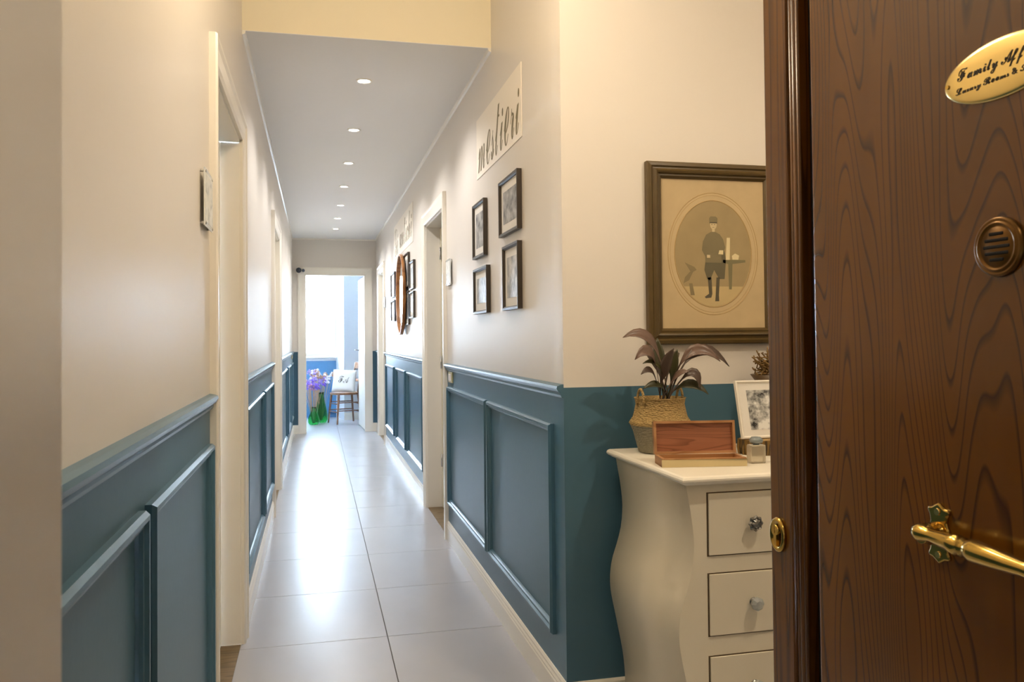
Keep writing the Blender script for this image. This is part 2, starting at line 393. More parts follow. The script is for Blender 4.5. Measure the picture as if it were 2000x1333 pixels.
win = struct('window_1', MB(to_win).frame(WX0, WX1, WZ0, WZ1, [(0, -.03), (0, .03), (.055, .03), (.06, .02), (.06, -.02), (.055, -.03)]), M_white, 'overexposed white window of the far room')
MB(to_win).box((WX0+WX1)/2-.03, (WX0+WX1)/2+.03, WZ0+.05, WZ1-.05, -.025, .03).build('mullion', M_white, win)
for a, b in ((WX0+.06, (WX0+WX1)/2-.03), ((WX0+WX1)/2+.03, WX1-.06)): MB(to_win).box(a, b, WZ0+.06, WZ1-.06, -.004, .004).build('pane', M_glass, win)
MB(to_win).box(WX0-.03, WX1+.05, WZ0-.035, WZ0, -.03, .16).build('window_sill', M_white, win)
po = bpy.data.lights.new('window_portal', 'AREA'); po.shape = 'RECTANGLE'; po.size = WX1-WX0; po.size_y = WZ1-WZ0; po.cycles.is_portal = True
pob = bpy.data.objects.new('window_portal', po); COL.objects.link(pob); pob.location = ((WX0+WX1)/2, YW+.26, (WZ0+WZ1)/2); pob.rotation_euler = (-PI/2, 0, 0)

# ------------------------------------------------------------------ downlights
M_lens = mat('lamp_lens', 'fff6e6', .4, emit='fff0dc', estr=22)
def downlight(x, y, z, watts, color, label, cone=2.5):
    o = thing('recessed_spotlight', (x, y, z), label, 'ceiling light', 'recessed ceiling spotlights')
    MB().lathe([(.029, z-.001), (.031, z-.004), (.040, z-.004), (.042, z-.0005), (.042, z), (.029, z)], (x, y, 0), seg=28, cap=False).build('trim_ring', M_white, o)
    MB().lathe([(.0005, z-.0022), (.020, z-.0026), (.0285, z-.0012)], (x, y, 0), seg=24, cap=False).build('lens', M_lens, o)
    L = bpy.data.lights.new('lamp_light', 'SPOT'); L.energy = watts; L.color = color; L.spot_size = cone; L.spot_blend = .6; L.shadow_soft_size = .03
    lo = bpy.data.objects.new('lamp_light', L); COL.objects.link(lo); lo.parent = o; lo.location = (0, 0, -.012)
ordn = ['nearest', 'second', 'third', 'fourth', 'fifth', 'sixth', 'farthest']
for i, (x, y) in enumerate([(.242, 4.22), (.236, 5.23), (.240, 6.23), (.238, 7.20), (.238, 8.22), (.232, 9.12), (.232, 10.0)]):
    downlight(x, y, COR_H, LED_W, LED_COL, '%s glowing recessed spotlight in the corridor ceiling, counted from the bulkhead' % ordn[i])
for x, y, wv, lb in ((1.62, .95, .85, 'warm spotlight in the entrance ceiling over the chest side'), (.2, -.7, .5, 'unseen warm spotlight added over the landing to light the door face')):  # the landing spot is an unseen addition lighting door face and jamb
    downlight(x, y, ENTRY_H, ENTRY_W*wv, ENTRY_COL, lb)

gl = thing('added_globe_lamp', (.30, 1.90, 2.62), 'unseen opal globe lamp added to brighten the entrance and bulkhead', 'ceiling light')  # unseen lamp added to brighten the bulkhead and entrance walls
MB().lathe([(.001, 2.60), (.05, 2.612), (.085, 2.65), (.098, 2.70), (.085, 2.75), (.05, 2.785), (.03, 2.795)], (.30, 1.90, 0), seg=28, cap=False).build('globe', mat('opal_globe', 'fff2dc', .4, emit='ffe2b4', estr=9), gl)
MB().lathe([(.03, 2.79), (.03, 2.82), (.008, 2.83), (.008, 2.97), (.05, 2.98), (.05, 3.0)], (.30, 1.90, 0), seg=20).build('stem', M_white, gl)
L_ = bpy.data.lights.new('lamp_light', 'POINT'); L_.energy = 9.5; L_.color = ENTRY_COL; L_.shadow_soft_size = .10
lo_ = bpy.data.objects.new('lamp_light', L_); COL.objects.link(lo_); lo_.parent = gl; lo_.location = (0, 0, -.12)

# ------------------------------------------------------------------ entrance door
XD, YF, YH = .757, 1.280, .37
on_door = lambda u, v, w: (XD-w, u, v)
ed = MB().box(XD+.022, XD+.060, YH, YF, .012, 2.12)
door = struct('door_1', ed, M_brown2, 'dark brown wooden entrance door standing open at the right', bevel=.003)
MB(on_door).box(1.211, YF, .012, 2.12, -.023, .004).build('edge_strip', M_brown2, door, bevel=.004)
mo = MB(on_door)
for u, w in ((1.206, .005), (1.196, .006), (1.187, .004)): mo.tube([(u, .012, -.004), (u, 2.12, -.004)], w, seg=10); mo.box(u-w, u+w, .012, 2.12, -.023, -.004)
mo.build('edge_moulding', M_brown2, door)
MB(on_door).box(1.120, 1.184, .012, 2.12, -.0225, -.021).build('dark_groove', M_dark, door)
MB(on_door).box(YH, 1.128, .06, 2.08, -.023, .017).build('door_panel', M_brown, door, bevel=.010, bseg=4)
PW = .017
# lock cylinder
lk = MB(on_door); u, v = 1.252, .885
def ell(mb, u, v, ru, rv, w0, w1, n=28, mi=0, dome=0):
    rs = [[(u+ru*s_*math.cos(2*PI*k/n), v+rv*s_*math.sin(2*PI*k/n), w) for k in range(n)] for s_, w in ((1, w0), (1, w1*.7+w0*.3), (.88, w1), (.74, w1+dome), (.70, w1*.6+w0*.4), (.02, w1*.6+w0*.4))]
    return mb.rings(rs, mi=mi)
ell(lk, u, v, .022, .029, .003, .011)
esc = lk.build('lock_escutcheon', M_brass, door)
c = MB(on_door); c.tube([(u, v+.008, .006), (u, v+.008, .014)], .009, seg=16); c.box(u-.004, u+.004, v-.018, v+.006, .006, .013); c.box(u-.0012, u+.0012, v+.003, v+.013, .013, .0147)
c.build('lock_cylinder', M_brass, esc)
# lever handle on a shaped back plate
u, v = .866, .976
out = [(0, .037), (.005, .034), (.010, .031), (.017, .030), (.0175, .026), (.0145, .021), (.0130, .014), (.0150, .008), (.0175, .005), (.0175, 0), (.0175, -.005), (.0150, -.008), (.0130, -.014), (.0145, -.021), (.0175, -.026), (.017, -.030), (.010, -.031), (.005, -.034), (0, -.037)]
pts = [(u+a, v+b) for a, b in out] + [(u-a, v+b) for a, b in out[::-1][1:-1]]
hp = MB(on_door).poly(pts, PW-.001, PW+.005).build('handle_plate', M_brass, door, bevel=.002)
sc_ = MB(on_door)
for dz in (.026, -.026): sc_.tube([(u, v+dz, PW+.004), (u, v+dz, PW+.0065)], .0042, seg=12)
sc_.build('screw', M_goldp, hp)
nk = MB(on_door); prof = [(.013, 0), (.014, .004), (.0115, .006), (.0135, .009), (.011, .012), (.013, .015), (.010, .018), (.011, .022), (.0105, .026)]
nk.rings([[(u+r*math.cos(2*PI*k/18), v+r*math.sin(2*PI*k/18), PW+.004+h_) for k in range(18)] for r, h_ in prof])
L0 = .880; lp = [(.003, 0), (.0095, .004), (.0115, .012), (.0085, .022), (.0075, .030), (.0105, .060), (.0125, .072), (.0085, .078), (.0115, .081), (.0085, .085), (.012, .090), (.0135, .098), (.0115, .125), (.0085, .165), (.0095, .190), (.006, .198), (.001, .200)]
nk.rings([[(L0-h_, v+.002-.002*h_/.1+r*math.sin(2*PI*k/18), PW+.026+.02*h_+r*math.cos(2*PI*k/18)) for k in range(18)] for r, h_ in lp])
nk.build('lever', M_brass, door)
# round speaking grille
u, v = .767, 1.315
M_grille = mat('bronze_grille', '6a4a1c', .32, .7)
gr = MB(on_door); n = 40
gr.rings([[(u+r*math.cos(2*PI*k/n), v+r*math.sin(2*PI*k/n), PW+w) for k in range(n)] for r, w in ((.0005, .005), (.022, .006), (.0235, .004), (.025, .007), (.0275, .007), (.0285, .0045), (.030, .006), (.033, .005), (.034, -.001))])
g_o = gr.build('speaking_grille', M_grille, door)
for dz, hw in ((.0145, .010), (.0073, .0165), (0, .0185), (-.0073, .0165), (-.0145, .010)):
    MB(on_door).box(u-hw, u+hw, v+dz-.0019, v+dz+.0019, PW+.0045, PW+.0068).build('slot', M_dark, g_o, bevel=.0012)
# oval name plate with engraved script
u, v, ru, rv = .760, 1.513, .084, .034
pl = MB(on_door); n = 64
pl.rings([[(u+(ru-d_)*math.cos(2*PI*k/n), v+(rv-d_)*math.sin(2*PI*k/n), PW+w) for k in range(n)] for d_, w in ((0, -.001), (0, .0015), (.0018, .003), (.006, .0042), (.020, .0044))], cap=True)
plate = pl.build('name_plate', M_goldp, door)
sc_ = MB(on_door); sc_.tube([(u+.076, v, PW+.003), (u+.076, v, PW+.0055)], .0026, seg=12); sc_.tube([(u-.076, v, PW+.003), (u-.076, v, PW+.0055)], .0026, seg=12)
sc_.build('screw', M_brass, plate)
def script(s):
    o = ''
    spec = {'e': 0x212f, 'g': 0x210a, 'o': 0x2134, 'F': 0x2131, 'L': 0x2112, 'R': 0x211b, 'B': 0x212c, 'E': 0x2130, 'H': 0x210b, 'I': 0x2110, 'M': 0x2133}
    for ch in s:
        if ch in spec: o += chr(spec[ch])
        elif 'a' <= ch <= 'z': o += chr(0x1d4b6+ord(ch)-97)
        elif 'A' <= ch <= 'Z': o += chr(0x1d49c+ord(ch)-65)
        else: o += ch
    return o
text_mesh(script('Family Affair'), 'engraved_name', on_door, u+.060, u-.056, v-.004, .019, PW+.0048, M_ink, plate)
text_mesh(script('Luxury Rooms & Suites'), 'engraved_line', on_door, u+.063, u-.060, v-.017, .0105, PW+.0048, M_ink, plate)

# ------------------------------------------------------------------ pictures and signs on the walls
def picture(fn, u0, u1, v0, v1, label, seed, bw=.015, matw=.034, group=None, frame_mat=M_frame_dk, dk='58585c', lt='c4c4c2', depth=.0205):
    c = fn((u0+u1)/2, v0, .002)
    o = thing('picture_frame', c, label, 'picture', group)
    MB(fn).frame(u0, u1, v0, v1, [(0, .001), (0, depth), (bw*.6, depth), (bw, depth*.7), (bw, .001)]).build('frame', frame_mat, o)
    MB(fn).box(u0+bw*.9, u1-bw*.9, v0+bw*.9, v1-bw*.9, .002, depth*.45).build('mat_board', M_matb, o)
    MB(fn).box(u0+bw+matw, u1-bw-matw, v0+bw+matw, v1-bw-matw, depth*.45, depth*.45+.0008).build('print', photo_mat('print_%d' % seed, dk, lt, 22, seed*3.1), o)
    hk = MB(fn); hk.tube([((u0+u1)/2-.008, v1-.001, .006), ((u0+u1)/2, v1+.008, .004), ((u0+u1)/2+.008, v1-.001, .006)], .0012, seg=6); hk.build('hook', M_brass, o)
    return o
G1 = 'small framed photographs on the right wall'
picture(on_right, 3.085, 3.42, 1.64, 1.872, 'dark framed landscape photograph at the upper right of the near group of four', 1, group=G1)
picture(on_right, 3.745, 4.025, 1.603, 1.868, 'narrow dark framed photograph at the upper left of the near group of four', 2, group=G1)
picture(on_right, 3.09, 3.36, 1.33, 1.594, 'dark framed upright photograph at the lower right of the near group of four', 3, group=G1, dk='6d6a66', lt='cfcac2')
picture(on_right, 3.69, 4.018, 1.334, 1.552, 'dark framed photograph at the lower left of the near group of four', 4, group=G1, dk='6d6f72', lt='c8cac8')
for i, (a, b, c, d, lb) in enumerate([(6.60, 6.90, 1.62, 1.85, 'framed photograph nearest us beside the oval mirror, upper one'), (6.62, 6.92, 1.385, 1.60, 'framed photograph nearest us beside the oval mirror, lower one'),
                                      (6.99, 7.36, 1.66, 1.95, 'framed photograph close above the near side of the oval mirror'), (6.99, 7.36, 1.335, 1.62, 'framed photograph close below the near side of the oval mirror'),
                                      (8.25, 8.66, 1.635, 1.885, 'framed photograph beyond the oval mirror, upper one'), (8.25, 8.66, 1.39, 1.605, 'framed photograph beyond the oval mirror, lower one')]):
    picture(on_right, a, b, c, d, lb, 10+i, group='small framed photographs around the oval mirror')
# hoop mirror
mi = thing('hoop_mirror', (XR, 7.45, 1.25), 'oval wooden hoop mirror hanging under the far lettering', 'mirror')
n = 48; cu, cv, ru, rv = 7.46, 1.612, .33, .362
def oring(s0, w): return [(cu+(ru+s0)*math.cos(2*PI*k/n), cv+(rv+s0)*math.sin(2*PI*k/n), w) for k in range(n)]
MB(on_right).rings([oring(0, .0215), oring(0, .046), oring(-.003, .049), oring(-.013, .049), oring(-.015, .046), oring(-.015, .030), oring(-.015, .0215)], loop=True).build('hoop', grain_mat('hoop_wood', 'b5793f', '8a5526', .35, (6, 6, 2), 10), mi)
MB(on_right).rings([oring(-.014, .023), oring(-.014, .030)]).build('glass', mat('mirror_glass', 'f2f4f6', .02, 1), mi)
MB(on_right).tube([(cu, cv+.20, 0), (cu, cv+.20, .024)], .012, seg=12).build('spacer', M_chrome, mi)

# painted word panels
M_pan = mat('panel_white', 'f4ecdf', .55)
M_let = mat('lettering_olive', '7d7254', .6)
o = thing('word_panel', on_right(3.52, 1.99, .001), 'off-white panel with the script word mestieri above the near photographs', 'wall sign')
MB(on_right).box(3.07, 3.98, 1.992, 2.282, .0005, .003).build('panel', M_pan, o)
text_mesh(script('mestieri'), 'lettering', on_right, 3.94, 3.10, 2.015, .215, .0036, M_let, o)
o = thing('word_panel', on_right(7.55, 2.0, .001), 'off-white panel with the script words Gli antichi above the oval mirror', 'wall sign')
MB(on_right).box(6.75, 8.40, 2.01, 2.34, .0005, .003).build('panel', M_pan, o)
text_mesh(script('Gli'), 'lettering', on_right, 8.33, 7.99, 2.03, .27, .0036, M_let, o)
text_mesh(script('antichi'), 'lettering', on_right, 7.82, 6.82, 2.065, .235, .0036, M_let, o)

# room plates beside the doors
def room_plate(fn, u0, u1, v0, v1, label, seed):
    o = thing('room_plate', fn((u0+u1)/2, v0, .001), label, 'door sign', 'glass room plates beside the doors')
    MB(fn).box(u0, u1, v0, v1, .010, .014).build('glass_plate', mat('plate_glass', 'e9ebe8', .08), o, bevel=.001)
    MB(fn).box(u0+.012, u1-.012, v0+.012, v1-.012, .014, .0146).build('print', photo_mat('plate_print_%d' % seed, '9aa0a0', 'e4e4de', 30, seed, (.3, .5)), o)
    for a in (u0+.012, u1-.012):
        for b in (v0+.008, v1-.008): MB(fn).tube([(a, b, .0), (a, b, .016)], .004, seg=10).build('standoff', M_chrome, o)
room_plate(on_left, 2.31, 2.475, 1.525, 1.68, 'glass room plate beside the nearest left door', 1)
room_plate(on_right, 4.765, 4.93, 1.53, 1.685, 'glass room plate beside the open right doorway', 2)
room_plate(on_right, 9.50, 9.585, 1.57, 1.70, 'small glass room plate by the far right door', 3)
def switch(fn, u0, u1, v0, v1, label):
    o = thing('light_switch', fn((u0+u1)/2, v0, .001), label, 'switch', 'wall switches')
    MB(fn).box(u0, u1, v0, v1, 0, .009).build('plate', mat('switch_brass', 'd8cfa0', .3, .5), o, bevel=.002)
    MB(fn).box(u0+.025, u1-.025, v0+.012, v1-.012, .009, .013).build('rocker', M_white, o, bevel=.001)
switch(on_right, 4.77, 4.90, .955, 1.018, 'pale brass switch plate below the rail beside the right doorway')
switch(on_left, 10.55, 10.66, .975, 1.035, 'small white switch near the far end of the left wall')
# camera above the end door
o = thing('security_camera', (-.21, YE-.03, 2.06), 'small dark camera mounted at the upper left of the end doorway', 'camera')
MB().box(-.245, -.150, YE-.028, YE-.020, 2.06, 2.15).build('bracket', M_white, o, bevel=.004)
MB().lathe([(.001, -.075), (.028, -.07), (.034, -.05), (.034, -.02), (.030, 0)], (-.215, YE-.028, 2.107), axis='y', seg=20).build('housing', mat('camera_grey', '3d4450', .35), o)
MB().lathe([(.001, -.062), (.018, -.056), (.020, -.02), (.018, 0)], (-.158, YE-.028, 2.105), axis='y', seg=16).build('lens', mat('camera_lens', '566070', .1), o)

# ------------------------------------------------------------------ big portrait
po_ = thing('portrait_picture', (1.30, YP, 1.19), 'large antique framed oval portrait of a standing soldier on the wall above the chest', 'picture')
u0, u1, v0, v1 = 1.062, 1.545, 1.190, 1.797
MB(on_port).frame(u0, u1, v0, v1, [(0, .001), (0, .022), (.004, .026), (.014, .028), (.019, .023), (.024, .024), (.031, .030), (.036, .028), (.040, .020), (.046, .021), (.051, .016), (.054, .012), (.054, .001)], smooth=False).build('frame', M_frame_old, po_)
def sepia(name, c, var=.08): return mat(name, c, .6, var=var, vscale=14)
MB(on_port).box(u0+.05, u1-.05, v0+.05, v1-.05, .002, .010).build('mount', sepia('mount_sepia', 'c2ab82', .14), po_)
cu, cv = 1.303, 1.494
def oval(ru, rv, n=56, c=(cu, cv)): return [(c[0]+ru*math.cos(2*PI*k/n), c[1]+rv*math.sin(2*PI*k/n)) for k in range(n)]
def ovring(mb, ru, rv, t, w0, w1):
    rs = [[(p[0], p[1], w) for p in oval(ru-d, rv-d)] for d, w in ((0, w0), (t*.3, w1), (t*.7, w1), (t, w0))]
    mb.rings(rs, cap=False)
mb = MB(on_port); ovring(mb, .166, .207, .003, .0095, .0108); ovring(mb, .158, .198, .002, .0095, .0105); ovring(mb, .143, .182, .004, .0095, .0112)
mb.build('embossed_oval', sepia('emboss_sepia', 'b0935f'), po_)
C = {'bgd': 'a08c64', 'floor': 'bfa878', 'unif': '7d7152', 'breech': '625a42', 'boot': '564e3a', 'skin': 'c8b48a', 'table': '78704f', 'lite': 'd8c89c', 'chr': '857653'}
ms_ = [sepia('sepia_'+k_, v_, .15) for k_, v_ in C.items()]; I = {k_: i for i, k_ in enumerate(C)}
pr = MB(on_port); z = .0101
def sh(pts, key, lay): pr.flat([(cu+a, cv+b) for a, b in pts], z+lay*.00012, I[key])
sh([(p[0]-cu, p[1]-cv) for p in oval(.139, .178)], 'bgd', 0)
sh([(a, b) for a, b in [(p[0]-cu, p[1]-cv) for p in oval(.138, .177)] if b < -.108], 'floor', 1)
sh([(.035, -.02), (.118, -.02), (.118, -.028), (.070, -.034), (.066, -.12), (.056, -.12), (.054, -.034), (.035, -.03)], 'table', 2)
sh([(.045, -.02), (.06, -.02), (.062, .055), (.05, .055)], 'lite', 3); sh([(.07, -.019), (.092, -.019), (.095, -.005), (.08, .002), (.068, -.006)], 'lite', 3)
sh([(-.105, -.03), (-.07, -.045), (-.062, -.055), (-.075, -.062), (-.09, -.09), (-.11, -.10), (-.105, -.08), (-.085, -.06)], 'chr', 2)
sh([(-.090, -.10), (-.078, -.10), (-.07, -.14), (-.085, -.14)], 'chr', 2)
sh([(.012, -.02), (.040, .015), (.046, -.02), (.040, -.085), (.026, -.085)], 'breech', 2)
sh([(-.030, -.028), (.030, -.028), (.034, -.06), (.026, -.085), (.020, -.085), (.002, -.055), (-.014, -.09), (-.024, -.085), (-.034, -.055)], 'breech', 4)
sh([(-.022, -.08), (-.008, -.08), (-.006, -.135), (-.010, -.148), (-.030, -.150), (-.034, -.145), (-.018, -.135)], 'boot', 4); sh([(.010, -.08), (.022, -.08), (.018, -.14), (.019, -.160), (.004, -.160), (.006, -.14)], 'boot', 4)
sh([(-.030, -.03), (.030, -.03), (.028, .01), (.036, .05), (.024, .066), (.008, .074), (-.008, .074), (-.026, .064), (-.038, .04), (-.030, .005)], 'unif', 5)
sh([(-.038, .042), (-.026, .056), (-.024, .02), (-.018, -.004), (-.030, -.010), (-.042, .012)], 'unif', 6); sh([(.036, .05), (.044, .022), (.034, -.004), (.020, -.004), (.026, .02)], 'unif', 6)
sh([(-.024, -.004), (-.012, -.004), (-.012, -.014), (-.024, -.014)], 'skin', 7); sh([(.018, -.001), (.036, -.002), (.036, .012), (.022, .012)], 'lite', 7)
sh([(-.004, .074), (.006, .074), (.006, .084), (-.004, .084)], 'skin', 7)
sh([(.001+.0125*math.cos(2*PI*k/20), .098+.016*math.sin(2*PI*k/20)) for k in range(20)], 'skin', 8)
sh([(-.013, .104), (.015, .104), (.016, .120), (.010, .126), (-.009, .126), (-.014, .120)], 'unif', 9); sh([(-.014, .103), (.016, .103), (.013, .107), (-.011, .107)], 'boot', 10)
for a in (-.0045, .0055): sh([(a-.002, .0975), (a+.002, .0975), (a+.002, .0995), (a-.002, .0995)], 'boot', 10)
sh([(-.003, .0885), (.004, .0885), (.004, .0895), (-.003, .0895)], 'boot', 10)
pr.build('portrait_print', ms_, po_)

# ------------------------------------------------------------------ white bombe chest
ZC, CYF, CYB = .858, 1.985, 2.50
CX0, CX1 = .925, 1.565; ch = thing('bombe_chest', ((CX0+CX1)/2, (CYF+CYB)/2, 0), 'cream painted bombe chest of drawers with curved sides below the portrait', 'chest')
prof = [(.835, .010), (.80, .016), (.753, .024), (.70, .030), (.66, .030), (.61, .024), (.56, .010), (.52, -.004), (.48, -.012), (.44, -.014), (.40, -.010), (.35, 0), (.30, .010), (.25, .020), (.20, .028), (.15, .032), (.12, .033)]
L = [(CX0+d-.008, z_) for z_, d in prof]; Rr = [(CX1-d+.008, z_) for z_, d in prof]
n = len(L)
def smoothp(P_):
    out = []
    for i in range(len(P_)-1):
        p0, p1, p2, p3 = P_[max(i-1, 0)], P_[i], P_[i+1], P_[min(i+2, len(P_)-1)]
        for t in (0, .5):
            out.append(tuple(.5*((2*p1[k])+(-p0[k]+p2[k])*t+(2*p0[k]-5*p1[k]+4*p2[k]-p3[k])*t*t+(-p0[k]+3*p1[k]-3*p2[k]+p3[k])*t**3) for k in (0, 1)))
    return out+[P_[-1]]
L = smoothp(L); Rr = smoothp(Rr); n = len(L)
bd = MB()
for y0, y1 in ((CYF, CYB),):
    for P_, in ((L,), (Rr,)):
        bd.add([(x, y, z_) for y in (y0, y1) for x, z_ in P_], [(i, i+1, n+i+1, n+i) for i in range(n-1)], 0, True)
    bd.add([(x, CYF, z_) for x, z_ in L] + [(x, CYF, z_) for x, z_ in Rr], [(i, i+1, n+i+1, n+i) for i in range(n-1)])
    bd.add([(x, CYB, z_) for x, z_ in L] + [(x, CYB, z_) for x, z_ in Rr], [(i, i+1, n+i+1, n+i) for i in range(n-1)])
    bd.add([(L[0][0], CYF, L[0][1]), (Rr[0][0], CYF, L[0][1]), (Rr[0][0], CYB, L[0][1]), (L[0][0], CYB, L[0][1])], [(0, 1, 2, 3)])
    bd.add([(L[-1][0], CYF, L[-1][1]), (Rr[-1][0], CYF, L[-1][1]), (Rr[-1][0], CYB, L[-1][1]), (L[-1][0], CYB, L[-1][1])], [(0, 1, 2, 3)])
bd.build('carcass', M_cream, ch)
for x, s_ in ((L[-1][0], 1), (Rr[-1][0], -1)):
    for y, t_ in ((CYF, 1), (CYB, -1)):
        MB().rings([[(x+s_*a, y+t_*b, z_) for a, b in ((0, 0), (w_, 0), (w_, w_), (0, w_))] for z_, w_ in ((.125, .11), (.09, .075), (.05, .05), (0, .045))], smooth=False).build('foot', M_cream, ch)
tp = MB(); tx0, tx1, ty0, ty1 = .905, 1.585, 1.955, 2.525
tp.rings([[(tx0+d, ty0+d, z_), (tx1-d, ty0+d, z_), (tx1-d, ty1-d, z_), (tx0+d, ty1-d, z_)] for d, z_ in ((.014, .834), (.010, .838), (.004, .840), (0, .845), (0, .850), (.003, .855), (.008, .858))], smooth=False)
tp.build('top', mat('chest_top_white', 'efe8d8', .35), ch, bevel=.001)
on_chest = lambda u, v, w: (u, CYF-w, v)
kx = (1.112, 1.385)
M_gl2 = mat('knob_glass', 'dfe3e2', .06, trans=.6, ior=1.5)
M_kn = mat('knob_pewter', '8a8884', .25, .8)
for di, (a, b) in enumerate(((.648, .808), (.441, .599), (.226, .386))):
    MB(on_chest).box(.984, 1.506, a-.003, b+.003, -.001, .0006).build('gap', mat('gap_brown', '5a4a34', .9), ch)
    dr = MB(on_chest).box(.988, 1.502, a, b, 0, .005).build('drawer', M_cream, ch, bevel=.0015)
    for ki, x in enumerate(kx):
        kb = MB(on_chest); zk = (a+b)/2
        if di == 0:
            kb.rings([[(x+r*(1+.10*math.cos(8*t))*math.cos(t), zk+r*(1+.10*math.cos(8*t))*math.sin(t), w) for t in [2*PI*k/32 for k in range(32)]] for r, w in ((.006, .004), (.006, .014), (.017, .018), (.020, .023), (.016, .029), (.013, .027), (.008, .032), (.001, .033))], smooth=False)
            kb.build('knob', M_kn, dr)
        else:
            kb.rings([[(x+r*math.cos(t), zk+r*math.sin(t), w) for t in [2*PI*k/8 for k in range(8)]] for r, w in ((.010, .012), (.017, .020), (.018, .028), (.010, .036), (.001, .036))], smooth=False)
            kb.build('knob', M_gl2, dr)
            rs_ = MB(on_chest); rs_.rings([[(x+r*math.cos(t), zk+r*math.sin(t), w) for t in [2*PI*k/16 for k in range(16)]] for r, w in ((.012, .004), (.011, .007), (.006, .009), (.005, .016), (.001, .016))])
            rs_.build('knob_base', M_kn, dr)

# ------------------------------------------------------------------ things on the chest
ZT = ZC
# plant in belly basket
px, py = 1.040, 2.405
pt = thing('potted_plant', (px, py, ZT), 'dark leaved plant in a two-tone belly basket on the chest', 'plant')
def weave(name, c):
    M = mat(name, c, .8, var=.35, vscale=90); nt = M.node_tree; b = nt.nodes['Principled BSDF']
    w = nt.nodes.new('ShaderNodeTexVoronoi'); w.inputs['Scale'].default_value = 130
    mp = nt.nodes.new('ShaderNodeMapping'); mp.inputs['Scale'].default_value = (1, 1, 1.8); tc = nt.nodes.new('ShaderNodeTexCoord')
    nt.links.new(tc.outputs['Object'], mp.inputs[0]); nt.links.new(mp.outputs[0], w.inputs['Vector'])
    bp = nt.nodes.new('ShaderNodeBump'); bp.inputs['Strength'].default_value = .9; bp.inputs['Distance'].default_value = .004; bp.invert = True
    nt.links.new(w.outputs['Distance'], bp.inputs['Height']); nt.links.new(bp.outputs[0], b.inputs['Normal'])
    return M
M_straw, M_greyw = weave('seagrass_straw', 'a88c58'), weave('seagrass_grey', '8d8672')
bk = MB()
bp_ = [(.060, 0), (.068, .004), (.076, .035), (.084, .065), (.093, .086)]
bk.lathe([(r, ZT+h_) for r, h_ in bp_], (px, py, 0), seg=40, cap=True, mi=1)
bp2 = [(.093, .086), (.096, .092), (.094, .098), (.084, .112), (.079, .130), (.076, .150), (.078, .166), (.080, .170), (.077, .170), (.073, .150)]
bk.lathe([(r*(1+.01*math.sin(i*2.1)), ZT+h_) for i, (r, h_) in enumerate(bp2)], (px, py, 0), seg=40, cap=False)
bk.build('basket', [M_straw, M_greyw], pt)
MB().lathe([(.001, ZT+.156), (.05, ZT+.158), (.0755, ZT+.154)], (px, py, 0), seg=24, cap=False).build('soil', mat('soil', '2c2118', .95, bump=.8, bscale=150), pt)
for a in (3.45, -.55+PI/4):
    c = Vector((px+.077*math.cos(a), py+.077*math.sin(a), ZT+.160)); t_ = Vector((-math.sin(a), math.cos(a), 0))
    MB().tube([c + t_*(.016*math.cos(s_)) + Vector((0, 0, .048*math.sin(s_)-.01)) for s_ in [PI*k/12 for k in range(13)]], .0042, seg=8).build('handle', M_straw, pt)
M_leaf = mat('leaf_burgundy', '4a3a30', .38, var=.3, vscale=25)
M_leaf2 = mat('leaf_bronze', '6b5448', .36, var=.25, vscale=25)
M_leaf3 = mat('leaf_dark_green', '3c3a1e', .4, var=.3, vscale=25)
def leaf(name, base, mid, tip, width, m_, parent, roll=0.0):
    base, mid, tip = Vector(base), Vector(mid), Vector(tip); nseg = 12; rs = []; st = MB()
    for i in range(nseg+1):
        t = i/nseg; p = base*(1-t)**2 + mid*2*t*(1-t) + tip*t*t; d = ((mid-base)*(1-t)+(tip-mid)*t).normalized()
        s_ = d.cross(Vector((0, 0, 1))); s_ = s_.normalized() if s_.length > .05 else Vector((1, 0, 0)); nrm = s_.cross(d)
        s_ = s_*math.cos(roll)+nrm*math.sin(roll); nrm = s_.cross(d)
        w_ = .0026 if t < .36 else max(.0026, width*1.15*max(.0, math.sin(PI*((t-.36)/.64)**.85))*.5) if t < .999 else .0006
        rs.append([tuple(p - s_*w_ + nrm*w_*.35), tuple(p - s_*w_*.5 + nrm*w_*.12), tuple(p), tuple(p + s_*w_*.5 + nrm*w_*.12), tuple(p + s_*w_ + nrm*w_*.35)])
    st.rings(rs, closed_ring=False, cap=False)
    o = st.build(name, m_, parent); md = o.modifiers.new('solid', 'SOLIDIFY'); md.thickness = .0012; md.offset = 0
    return o
b0 = Vector((px+.012, py-.01, ZT+.155))
LV = [((-.140, -.01, .202), (-.035, -.01, .275), .036, M_leaf2, 1.0), ((-.117, -.05, .135), (-.030, -.04, .235), .036, M_leaf2, 1.1), ((.205, -.03, .108), (.075, -.02, .262), .036, M_leaf, -1.0), ((.165, -.05, .125), (.050, -.03, .250), .034, M_leaf2, -1.1),
      ((-.098, -.05, .090), (-.030, -.03, .150), .022, M_leaf, .9), ((-.080, -.02, .122), (-.020, -.01, .165), .020, M_leaf3, .9), ((.118, -.06, .025), (.050, -.05, .110), .030, M_leaf3, -.9), ((.090, -.06, .040), (.085, -.05, .175), .028, M_leaf, -1.0),
      ((-.085, -.03, .045), (-.025, -.03, .095), .024, M_leaf3, .8), ((.006, -.06, .168), (-.012, -.01, .11), .032, M_leaf, 1.2), ((.036, -.02, .165), (.018, .0, .12), .026, M_leaf3, -1.2), ((-.005, .04, .200), (-.01, .02, .13), .034, M_leaf3, .3),
      ((.075, .05, .15), (.04, .03, .17), .028, M_leaf, -.6), ((-.05, .05, .16), (-.03, .03, .16), .028, M_leaf, .6), ((.055, -.06, .095), (.03, -.04, .12), .020, M_leaf2, -1.0)]
